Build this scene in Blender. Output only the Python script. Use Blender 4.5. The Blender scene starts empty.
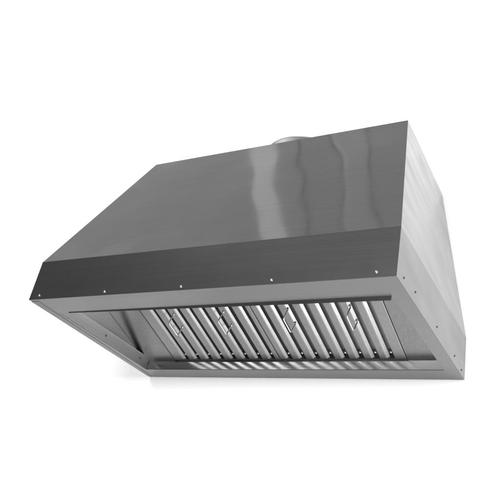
import bpy, bmesh, math, random
from mathutils import Vector, Matrix

scene = bpy.context.scene
C = scene.collection
R = math.radians
random.seed(4)

# ------------------------------------------------------------------ camera
cam_d = bpy.data.cameras.new('camera')
cam = bpy.data.objects.new('camera', cam_d)
C.objects.link(cam)
right = Vector((0.8679064667, 0.4616270825, 0.1834088376))
down = Vector((-0.0817107898, 0.4968847113, -0.8639611858))
fwd = Vector((-0.4899609289, 0.7348510192, 0.4689693676))
rot = Matrix((right, -down, -fwd)).transposed()
cam.matrix_world = Matrix.Translation((1.7018007, -1.3755317, -0.7692047)) @ rot.to_4x4()
cam_d.sensor_width = 36.0
cam_d.lens = 695.903 / 500 * 36.0
cam_d.clip_start = 0.05
cam_d.clip_end = 100
scene.camera = cam

# ------------------------------------------------------------------ world and exposure
world = bpy.data.worlds.new('World')
scene.world = world
world.use_nodes = True
world.node_tree.nodes['Background'].inputs['Color'].default_value = (1, 1, 1, 1)
world.node_tree.nodes['Background'].inputs['Strength'].default_value = 0.12
vs = scene.view_settings
vs.view_transform = 'Standard'
vs.look = 'None'
vs.exposure = 0
vs.gamma = 1
vs.use_curve_mapping = False


# ------------------------------------------------------------------ lamps: overhead strip and tube, the rest added
def lamp(name, loc, aim, sx, sy, radiance, spread=180):
    d = bpy.data.lights.new(name, 'AREA')
    d.shape = 'RECTANGLE'
    d.size = sx
    d.size_y = sy
    d.energy = radiance * math.pi * sx * sy
    d.spread = R(spread)
    o = bpy.data.objects.new(name, d)
    C.objects.link(o)
    o.location = loc
    v = Vector(aim) - Vector(loc)
    o.rotation_euler = v.to_track_quat('-Z', 'Y').to_euler()
    return o


lamp('front_fill', (1.35, -3.7, 0.17), (1.35, 0.67, 0.17), 1.6, 0.48, 57)  # added light: whitens the wall, leaves a thin shadow beneath the hood
for x0, x1, L in ((-3.4, -0.170, 0.45), (-0.160, 0.066, 0.42), (0.080, 0.303, 0.50), (0.314, 1.5, 0.44)):   # lights added overhead, gaps reflect as dark lines in the front panel
    lamp('overhead_fill', ((x0 + x1) / 2, -0.60, 2.62), ((x0 + x1) / 2, -0.601, 0), x1 - x0, 2.0, L)
lamp('overhead_strip', (-0.41, -0.65, 2.60), (-0.41, -0.651, 0), 0.20, 2.0, 0.42)
lamp('overhead_tube', (0.10, -0.65, 2.60), (0.10, -0.651, 0), 0.02, 2.0, 0.25)
lamp('high_wall_fill', (-2.4, -1.9, 4.2), (-1.9, 0.67, 2.2), 3.0, 0.8, 22)  # added to whiten the upper left of the wall
lamp('right_wall_fill', (3.4, -0.9, 1.2), (1.6, 0.67, 0.6), 0.9, 0.9, 13)  # added to brighten the right wall that the side panel reflects
lamp('left_low_fill', (-2.6, -0.8, -0.45), (-0.35, 0.67, -0.1), 0.6, 0.6, 13)  # added fill against the hood's shadow on the lower left wall
lamp('low_baffle_fill', (2.4, 0.50, -2.2), (0.7, 0.45, 0.1), 1.2, 0.28, 270)  # unseen lamp added to brighten the sloped edges of the baffles
lamp('low_lip_fill', (0.62, -2.6, -0.75), (0.62, 0.55, 0.04), 1.3, 0.25, 27)  # unseen lamp added to light the baffles mirrored in the grease lip


# ------------------------------------------------------------------ materials
def nd(nt, t, **kw):
    n = nt.nodes.new(t)
    for k, v in kw.items():
        n.inputs[k].default_value = v
    return n


def steel(name, base, rough, streak=(2.0, 260.0, 260.0), streak_bump=0.02, wave=0.0, wave_scale=2.5, tint_var=0.10,
          wave_stretch=(1, 1, 1), smudge=0.06, wave_detail=0.0):
    m = bpy.data.materials.new(name)
    m.use_nodes = True
    nt = m.node_tree
    L = nt.links.new
    b = nt.nodes['Principled BSDF']
    b.inputs['Metallic'].default_value = 1.0
    tc = nt.nodes.new('ShaderNodeTexCoord')
    mp = nt.nodes.new('ShaderNodeMapping')
    mp.inputs['Scale'].default_value = streak
    L(tc.outputs['Object'], mp.inputs['Vector'])
    n1 = nd(nt, 'ShaderNodeTexNoise', Scale=1.0, Detail=3.0)
    L(mp.outputs['Vector'], n1.inputs['Vector'])
    n2 = nd(nt, 'ShaderNodeTexNoise', Scale=7.0, Detail=5.0)          # handling marks
    L(tc.outputs['Object'], n2.inputs['Vector'])
    # colour: grain of the brushing
    mr = nt.nodes.new('ShaderNodeMapRange')
    mr.inputs['From Min'].default_value = 0.3
    mr.inputs['From Max'].default_value = 0.7
    mr.inputs['To Min'].default_value = base * (1 - tint_var)
    mr.inputs['To Max'].default_value = base * (1 + tint_var)
    L(n1.outputs['Fac'], mr.inputs['Value'])
    cc = nt.nodes.new('ShaderNodeCombineColor')
    for k in ('Red', 'Green', 'Blue'):
        L(mr.outputs['Result'], cc.inputs[k])
    L(cc.outputs['Color'], b.inputs['Base Color'])
    # roughness: grain plus faint smudges
    r1 = nt.nodes.new('ShaderNodeMapRange')
    r1.inputs['From Min'].default_value = 0.3
    r1.inputs['From Max'].default_value = 0.7
    r1.inputs['To Min'].default_value = rough - smudge * 0.5
    r1.inputs['To Max'].default_value = rough + smudge * 0.5
    L(n2.outputs['Fac'], r1.inputs['Value'])
    L(r1.outputs['Result'], b.inputs['Roughness'])
    bp = nd(nt, 'ShaderNodeBump', Strength=streak_bump, Distance=0.001)
    L(n1.outputs['Fac'], bp.inputs['Height'])
    if wave:
        mp2 = nt.nodes.new('ShaderNodeMapping')
        mp2.inputs['Scale'].default_value = wave_stretch
        L(tc.outputs['Object'], mp2.inputs['Vector'])
        n3 = nd(nt, 'ShaderNodeTexNoise', Scale=wave_scale, Detail=wave_detail)
        L(mp2.outputs['Vector'], n3.inputs['Vector'])
        b2 = nd(nt, 'ShaderNodeBump', Strength=1.0, Distance=wave)
        L(n3.outputs['Fac'], b2.inputs['Height'])
        L(b2.outputs['Normal'], bp.inputs['Normal'])
    L(bp.outputs['Normal'], b.inputs['Normal'])
    return m


def plain(name, col, rough, metal=0.0):
    m = bpy.data.materials.new(name)
    m.use_nodes = True
    nt = m.node_tree
    b = nt.nodes['Principled BSDF']
    b.inputs['Metallic'].default_value = metal
    n = nd(nt, 'ShaderNodeTexNoise', Scale=40.0, Detail=3.0)
    tc = nt.nodes.new('ShaderNodeTexCoord')
    nt.links.new(tc.outputs['Object'], n.inputs['Vector'])
    mr = nt.nodes.new('ShaderNodeMapRange')
    mr.inputs['To Min'].default_value = max(0, rough - 0.05)
    mr.inputs['To Max'].default_value = min(1, rough + 0.05)
    nt.links.new(n.outputs['Fac'], mr.inputs['Value'])
    nt.links.new(mr.outputs['Result'], b.inputs['Roughness'])
    b.inputs['Base Color'].default_value = (col, col, col, 1)
    return m


M_wall = plain('white_wall', 0.90, 0.9)
M_slope = steel('brushed_steel_hood', 0.25, 0.10, wave=0.0070, wave_scale=3.4, smudge=0.05, tint_var=0.05, streak_bump=0.012, wave_stretch=(1.2, 1, 1.15))
M_band = steel('brushed_steel_apron', 0.25, 0.28, tint_var=0.06, smudge=0.015)
M_side = steel('brushed_steel_side', 0.18, 0.17, tint_var=0.06, streak=(260, 3, 260), wave=0.0075, wave_scale=7.0,
               wave_stretch=(1, 0.55, 1.5), wave_detail=1.0)
M_collar = steel('galvanised_collar', 0.26, 0.55)
M_rim = steel('brushed_steel_rim', 0.145, 0.28, tint_var=0.07, smudge=0.12)
M_rimside = steel('brushed_steel_rim_hem', 0.13, 0.30, streak=(260, 2, 260))
M_lip = steel('lip_steel_lightened', 0.95, 0.15, wave=0.005, wave_scale=6.0)  # colour raised above the other steel, stands in for reflected light
M_sidelip = steel('steel_inner_side', 0.38, 0.36, streak=(260, 3, 260))
M_linerside = steel('steel_liner_side', 0.27, 0.36, streak=(260, 3, 260))
M_liner = steel('steel_liner', 0.18, 0.30, streak=(260, 3, 260))
M_baffle = steel('baffle_steel', 0.215, 0.35, streak=(300, 4, 300), wave=0.0006, wave_scale=22.0, wave_stretch=(1, 0.5, 1))
M_upper = steel('inner_baffle_steel', 0.18, 0.40, streak=(300, 4, 300))
M_wire = plain('bright_wire', 0.75, 0.15, 1.0)
M_screw = plain('screw_metal', 0.38, 0.42, 1.0)
M_hole = plain('dark_screw', 0.05, 0.5, 0.6)

# ------------------------------------------------------------------ dimensions (metres)
W, D, HB, H = 1.20, 0.6716, 0.1368, 0.702
A, S = 0.2603, 0.106
FF, FB, FS = 0.10, 0.0776, 0.042            # widths of the bottom rim: front, back, sides
ORG = Vector((W / 2, D, 0))                  # base of the hood: where it meets the wall


# ------------------------------------------------------------------ helpers
def obj(name, bm, mat, parent=None, smooth=False, bevel=0.0, seg=2, org=ORG):
    bmesh.ops.recalc_face_normals(bm, faces=bm.faces)
    if parent is not None:
        bmesh.ops.translate(bm, verts=bm.verts, vec=-org)
    me = bpy.data.meshes.new(name)
    bm.to_mesh(me)
    bm.free()
    me.materials.append(mat)
    for p in me.polygons:
        p.use_smooth = smooth
    if smooth:
        me.set_sharp_from_angle(angle=R(42))
    o = bpy.data.objects.new(name, me)
    C.objects.link(o)
    if parent is not None:
        o.parent = parent
    if smooth:
        wn = o.modifiers.new('weighted', 'WEIGHTED_NORMAL')
        wn.keep_sharp = True
    if bevel:
        b = o.modifiers.new('bevel', 'BEVEL')
        b.width = bevel
        b.segments = seg
        b.limit_method = 'ANGLE'
        b.angle_limit = R(30)
    return o


def loft(bm, rings, close_ring=True, caps=True):
    """rings: equal-length lists of points, joined one to the next."""
    vs_ = [[bm.verts.new(p) for p in r] for r in rings]
    n = len(rings[0])
    for a, b in zip(vs_[:-1], vs_[1:]):
        for i in range(n if close_ring else n - 1):
            j = (i + 1) % n
            bm.faces.new((a[i], a[j], b[j], b[i]))
    if caps:
        bm.faces.new(vs_[0])
        bm.faces.new(list(reversed(vs_[-1])))


def box(bm, lo, hi):
    (x0, y0, z0), (x1, y1, z1) = lo, hi
    loft(bm, [[(x0, y0, z0), (x1, y0, z0), (x1, y1, z0), (x0, y1, z0)],
              [(x0, y0, z1), (x1, y0, z1), (x1, y1, z1), (x0, y1, z1)]])


def hexa(outer, inner):
    bm = bmesh.new()
    loft(bm, [outer, inner])
    return bm


def tube(bm, pts, r, n=10):
    pts = [Vector(p) for p in pts]
    rings = []
    for i, p in enumerate(pts):
        t = (pts[min(i + 1, len(pts) - 1)] - pts[max(i - 1, 0)]).normalized()
        u = t.orthogonal().normalized() if i == 0 else (prev - t * prev.dot(t)).normalized()
        prev = u
        v = t.cross(u)
        rings.append([p + (u * math.cos(k * 2 * math.pi / n) + v * math.sin(k * 2 * math.pi / n)) * r for k in range(n)])
    loft(bm, rings)


def dome(bm, c, nrm, r, h, n=14, k=5, base=0.0):
    """a screw head: short collar then a low dome along nrm"""
    c = Vector(c)
    nrm = Vector(nrm).normalized()
    u = nrm.orthogonal().normalized()
    v = nrm.cross(u)
    rings = []
    prof = [(r, -0.0008), (r, base)] + [(r * math.cos(a), base + h * math.sin(a)) for a in
                                       [math.pi / 2 * i / k for i in range(1, k)]] + [(r * 0.08, base + h)]
    for rr, z in prof:
        rings.append([c + nrm * z + (u * math.cos(i * 2 * math.pi / n) + v * math.sin(i * 2 * math.pi / n)) * rr for i in range(n)])
    loft(bm, rings)


def arc(pts, r, n=4):
    """round the inner corners of an open polyline in 2D"""
    out = [Vector(pts[0])]
    for a, b, c in zip(pts[:-2], pts[1:-1], pts[2:]):
        a, b, c = Vector(a), Vector(b), Vector(c)
        d1, d2 = (a - b).normalized(), (c - b).normalized()
        rr = min(r, (a - b).length * 0.45, (c - b).length * 0.45)
        p, q = b + d1 * rr, b + d2 * rr
        for i in range(n + 1):
            t = i / n
            out.append(p * (1 - t) ** 2 + b * 2 * t * (1 - t) + q * t * t)
    out.append(Vector(pts[-1]))
    return out


def strip(poly, t):
    """a closed outline: the polyline plus itself pushed t to its left"""
    off = []
    for i, p in enumerate(poly):
        a = poly[max(i - 1, 0)]
        b = poly[min(i + 1, len(poly) - 1)]
        d = (b - a).normalized()
        off.append(p + Vector((-d.y, d.x)) * t)
    return list(poly) + off[::-1]


# ------------------------------------------------------------------ the wall the hood hangs on
bm = bmesh.new()
box(bm, (-8, D + 0.003, -1.5), (7, D + 0.12, 6))
o = obj('wall', bm, M_wall)
o['kind'] = 'structure'

# ------------------------------------------------------------------ the hood
hood = bpy.data.objects.new('range_hood', None)
C.objects.link(hood)
hood.location = ORG
hood.empty_display_size = 0.2
hood['label'] = 'large brushed steel kitchen range hood with baffle filters, hung on the white wall'
hood['category'] = 'range hood'

T = 0.0016


def ring(z, x0, x1, y0, y1):
    return [Vector((x0, y0, z)), Vector((x1, y0, z)), Vector((x1, y1, z)), Vector((x0, y1, z))]


o0, o1, o2 = ring(0, 0, W, 0, D), ring(HB, 0, W, 0, D), ring(H, S, W - S, A, D)
i0, i1 = ring(0, T, W - T, T, D - T), ring(HB - 0.0004, T, W - T, T, D - T)
i2 = ring(H - T, S + T, W - S - T, A + T, D - T)


def panel(name, a, b, c, d, mat, bev=0.0007):
    return obj(name, hexa([p[0] for p in (a, b, c, d)], [p[1] for p in (a, b, c, d)]), mat, hood, bevel=bev)


P0, P1, P2 = list(zip(o0, i0)), list(zip(o1, i1)), list(zip(o2, i2))
band = panel('front_apron', P0[0], P0[1], P1[1], P1[0], M_band, 0)
slope = panel('front_panel', P1[0], P1[1], P2[1], P2[0], M_slope, 0)


def two_fold_side(k, j):
    """a side sheet folded once: upright below, leaning in above"""
    bm = bmesh.new()
    out = [bm.verts.new(p) for p in (P0[k][0], P0[j][0], P1[j][0], P1[k][0], P2[j][0], P2[k][0])]
    inn = [bm.verts.new(p) for p in (P0[k][1], P0[j][1], P1[j][1], P1[k][1], P2[j][1], P2[k][1])]
    for q in (out, inn):
        bm.faces.new((q[0], q[1], q[2], q[3]))
        bm.faces.new((q[3], q[2], q[4], q[5]))
    loop = [0, 1, 2, 4, 5, 3]
    for a, b in zip(loop, loop[1:] + loop[:1]):
        bm.faces.new((out[a], out[b], inn[b], inn[a]))
    return bm


obj('side_panel', two_fold_side(1, 2), M_side, hood, bevel=0.0007)
obj('side_panel', two_fold_side(3, 0), M_side, hood, bevel=0.0007)
bm = bmesh.new()
box(bm, (T + 0.0004, D - T, 0.0002), (W - T - 0.0004, D - 0.0002, HB - 0.001))
loft(bm, [[(S + T + 0.0004, D - T, H - T - 0.0004), (W - S - T - 0.0004, D - T, H - T - 0.0004), (W - T - 0.0006, D - T, HB), (T + 0.0006, D - T, HB)],
          [(S + T + 0.0004, D - 0.0002, H - T - 0.0004), (W - S - T - 0.0004, D - 0.0002, H - T - 0.0004), (W - T - 0.0006, D - 0.0002, HB), (T + 0.0006, D - 0.0002, HB)]])
obj('back_panel', bm, M_liner, hood)
bm = bmesh.new()
box(bm, (S + 0.0012, A + 0.0012, H - T - 0.0002), (W - S - 0.0012, D - 0.0006, H - 0.0002))
obj('top_panel', bm, M_side, hood)

# duct collar on the top, peeking over the front edge
bm = bmesh.new()
n = 64
cx, cy, cr, ch = 0.632, 0.468, 0.150, 0.073
prof = [(cr + 0.02, 0.0), (cr + 0.02, 0.0015), (cr + 0.0015, 0.0025), (cr, 0.005), (cr, ch - 0.004), (cr + 0.0012, ch - 0.002), (cr, ch),
        (cr - 0.0015, ch), (cr - 0.0015, 0.0)]
loft(bm, [[(cx + r * math.cos(i * 2 * math.pi / n), cy + r * math.sin(i * 2 * math.pi / n), H + z) for i in range(n)] for r, z in prof], caps=False)
obj('duct_collar', bm, M_collar, hood, smooth=True)

# bottom rim: a flat frame round the opening, seen from below
bm = bmesh.new()
e = 0.0009
rz = -0.0004
ox0, ox1, oy0, oy1 = e, W - e, e, D - e
ix0, ix1, iy0, iy1 = FS, W - FS, FF, D - FB
outer = [(ox0, oy0), (ox1, oy0), (ox1, oy1), (ox0, oy1)]
inner = [(ix0, iy0), (ix1, iy0), (ix1, iy1), (ix0, iy1)]
rings4 = [[(x, y, z) for x, y in pts] for pts, z in ((outer, rz), (inner, rz), (inner, rz + 0.0015), (outer, rz + 0.0015))]
v4 = [[bm.verts.new(p) for p in r] for r in rings4]
for a in range(4):
    b = (a + 1) % 4
    for i in range(4):
        j = (i + 1) % 4
        bm.faces.new((v4[a][i], v4[a][j], v4[b][j], v4[b][i]))
rim = obj('bottom_rim', bm, M_rim, hood)

# hem of the left side sheet folded under the rim
bm = bmesh.new()
loft(bm, [[(0.0004, 0.012, rz - 0.0009), (0.032, 0.012, rz - 0.0009), (0.032, 0.012, rz + 0.0003), (0.0004, 0.012, rz + 0.0003)],
          [(0.0004, D - 0.012, rz - 0.0009), (0.018, D - 0.012, rz - 0.0009), (0.018, D - 0.012, rz + 0.0003), (0.0004, D - 0.012, rz + 0.0003)]])
obj('side_hem', bm, M_rimside, hood, bevel=0.0004)

# upturned lip round the opening (grease channel)
LIP = 0.0425
t = 0.0014
bm = bmesh.new()
loft(bm, [[(ix0, iy1, rz + 0.0017), (ix0, iy1 + t, rz + 0.0017), (ix0, iy1 + t + 0.0035, LIP), (ix0, iy1 + 0.0035, LIP)],
          [(ix1, iy1, rz + 0.0017), (ix1, iy1 + t, rz + 0.0017), (ix1, iy1 + t + 0.0035, LIP), (ix1, iy1 + 0.0035, LIP)]])
box(bm, (ix0, iy1 + t + 0.0036, LIP - t), (ix1, iy1 + 0.0125, LIP - 0.0001))
lip = obj('grease_lip', bm, M_lip, hood)
bm = bmesh.new()
box(bm, (ix0 - t, iy0, rz + 0.0017), (ix0 - 0.0001, iy1 - 0.0002, LIP + 0.002))
box(bm, (ix0 - 0.0001, iy0 + 0.001, LIP), (ix0 + 0.0028, iy1 - 0.0004, LIP + 0.0018))
obj('side_lip', bm, M_sidelip, hood, bevel=0.0005)
bm = bmesh.new()
box(bm, (ix1 + 0.0001, iy0, rz + 0.0017), (ix1 + t, iy1 - 0.0002, LIP))
obj('side_lip', bm, M_sidelip, hood, bevel=0.0005)
# thin tapered strip along the front of the opening, deeper at its right end
bm = bmesh.new()
loft(bm, [[(0.085, FF - 0.004, rz - 0.0003), (0.085, FF - 0.001, rz - 0.0022), (0.085, FF + 0.003, 0.004), (0.085, FF - 0.004, 0.0008)],
          [(ix1 - 0.0005, FF - 0.004, rz - 0.0003), (ix1 - 0.0045, FF + 0.006, rz - 0.0085), (ix1 - 0.0085, FF + 0.012, 0.004), (ix1 - 0.0005, FF - 0.004, 0.0008)]])
obj('front_strip', bm, M_band, hood)

# ------------------------------------------------------------------ inside: liner and filters lie in one plane rising to the front
TH = R(16.5)
Y0, Z0 = 0.590, 0.0345


def fp(x, s, nn=0.0):
    return Vector((x, Y0 - s * math.cos(TH) + nn * math.sin(TH), Z0 + s * math.sin(TH) + nn * math.cos(TH)))


SL = 0.475                                   # slope length of the filters
FX0, FX1 = 0.166, 1.0435


def slab(name, x0, x1, s0, s1, n0, n1, mat, parent=hood, bevel=0.0006):
    bm = bmesh.new()
    loft(bm, [[fp(x0, s0, n0), fp(x1, s0, n0), fp(x1, s0, n1), fp(x0, s0, n1)],
              [fp(x0, s1, n0), fp(x1, s1, n0), fp(x1, s1, n1), fp(x0, s1, n1)]])
    return obj(name, bm, mat, parent, bevel=bevel)


slab('liner_panel', 0.0315, FX0 - 0.0016, -0.010, SL + 0.02, 0.000, 0.0015, M_liner)
slab('liner_panel', FX1 + 0.0016, W - 0.0315, -0.010, SL + 0.02, 0.000, 0.0015, M_liner)
for x0, x1 in ((0.0290, 0.0305), (W - 0.0305, W - 0.0290)):
    bm = bmesh.new()
    box(bm, (x0, iy0 + 0.002, 0.0025), (x1, iy1 + 0.012, 0.21))
    obj('liner_side', bm, M_linerside, hood)
slab('liner_back_plate', FX0, FX1, -0.004, SL + 0.02, 0.030, 0.032, M_upper)
bm = bmesh.new()
box(bm, (0.0320, iy0 + 0.0035, 0.004), (W - 0.0320, iy0 + 0.005, 0.20))
obj('liner_front', bm, M_liner, hood)

PITCH = 0.0505
prof_low = arc([(0.0005, 0.0075), (0.0005, 0.0), (0.0248, 0.0), (0.0338, 0.0068)], 0.0040)
prof_up = arc([(0.0225, 0.0105), (0.0245, 0.0170), (0.0590, 0.0170), (0.0600, 0.0105)], 0.0022)


def profile_mesh(prof, x, s0, s1, t=0.0009, n0=0.0):
    bm = bmesh.new()
    out = strip(prof, t)
    loft(bm, [[fp(x + p.x, s0, n0 + p.y) for p in out], [fp(x + p.x, s1, n0 + p.y) for p in out]])
    return bm


def make_filter(x0, x1, first, handle_xs, nb=8):
    """one baffle filter: frame, the facing channels, the channels behind, weep rivets and two bail handles"""
    bm = bmesh.new()
    th = 0.0015
    sec = [(x0 + 0.0003, x0 + th, 0.003, SL), (x1 - th, x1 - 0.0003, 0.003, SL)]
    sec += [(x0 + 0.0003, x1 - 0.0003, 0.0008, 0.0028), (x0 + 0.0003, x1 - 0.0003, SL + 0.0002, SL + 0.002)]
    for a, b, s0, s1 in sec:
        loft(bm, [[fp(a, s0, -0.0004), fp(b, s0, -0.0004), fp(b, s0, 0.024), fp(a, s0, 0.024)],
                  [fp(a, s1, -0.0004), fp(b, s1, -0.0004), fp(b, s1, 0.024), fp(a, s1, 0.024)]])
    f = obj('baffle_filter', bm, M_baffle, hood)
    for k in range(nb + 1):
        x = first + k * PITCH + (random.uniform(-0.0009, 0.0009) if k else 0)
        lo = (x0 + 0.0018 - x) if k == 0 else 0.0005
        if k < nb:
            pl = arc([(lo, 0.0075), (lo, 0.0), (0.0248, 0.0), (0.0338, 0.0068)], 0.0040)
            obj('inner_baffle', profile_mesh(prof_up, x, 0.004, SL - 0.002), M_upper, f, smooth=True)
        else:
            pl = arc([(0.0005, 0.0075), (0.0005, 0.0), (x1 - 0.0018 - x, 0.0), (x1 - 0.0018 - x, 0.0075)], 0.0022)
        obj('baffle', profile_mesh(pl, x, 0.004, SL - 0.002), M_baffle, f, smooth=True)
        if k < nb:
            bm = bmesh.new()
            dome(bm, fp(x + 0.0405, 0.024, 0.0165), fp(0, 0, -1) - fp(0, 0, 0), 0.0040, 0.002, base=0.0085)
            obj('weep_rivet', bm, M_screw, f, smooth=True)
    for hx in handle_xs:
        a, b = fp(hx, 0.246, -0.0005), fp(hx, 0.180, -0.0005)
        off = Vector((-0.0105 + random.uniform(-0.003, 0.003), 0.0005, -0.031 + random.uniform(-0.0015, 0.0015)))
        pts = [a - off * 0.06, a]
        c1, c2 = a + off, b + off
        for p, q, r_ in ((a, c1, c2), (c1, c2, b)):
            d1, d2 = (p - q).normalized(), (r_ - q).normalized()
            for i in range(5):
                tt = i / 4
                pts.append((q + d1 * 0.007) * (1 - tt) ** 2 + q * 2 * tt * (1 - tt) + (q + d2 * 0.007) * tt * tt)
        pts += [b, b - off * 0.06]
        bm = bmesh.new()
        tube(bm, pts, 0.0021)
        obj('handle', bm, M_wire, f, smooth=True)
        for q in (a, b):
            bm = bmesh.new()
            dome(bm, q, (0, -0.28, -0.96), 0.0045, 0.002)
            obj('handle_clip', bm, M_screw, f, smooth=True)
    return f


SEAM = 0.6045
make_filter(FX0, SEAM - 0.0003, 0.1827, (0.2965, 0.4950))
make_filter(SEAM + 0.0003, FX1, 0.6025, (0.7335, 0.9400))

# ------------------------------------------------------------------ screws
for x, z in ((0.041, 0.0128), (0.310, 0.0105), (0.586, 0.0100), (0.869, 0.0112), (1.150, 0.0138)):
    bm = bmesh.new()
    dome(bm, (x, 0, z), (0, -1, 0), 0.0042, 0.0026, base=0.0006)
    obj('screw', bm, M_screw, hood, smooth=True)
for y, z in ((0.0523, 0.0218), (0.1458, 0.0310), (0.3499, 0.0288), (0.5461, 0.0254), (0.6311, 0.0155)):
    bm = bmesh.new()
    dome(bm, (W, y, z), (1, 0, 0), 0.0032, 0.0016, base=0.0005)
    obj('screw', bm, M_hole, hood, smooth=True)
for y in (0.128, 0.335, 0.542):
    bm = bmesh.new()
    dome(bm, (ix0, y, 0.0235), (1, 0, 0), 0.0048, 0.0012, base=0.0004)
    obj('lip_screw', bm, M_hole, hood, smooth=True)
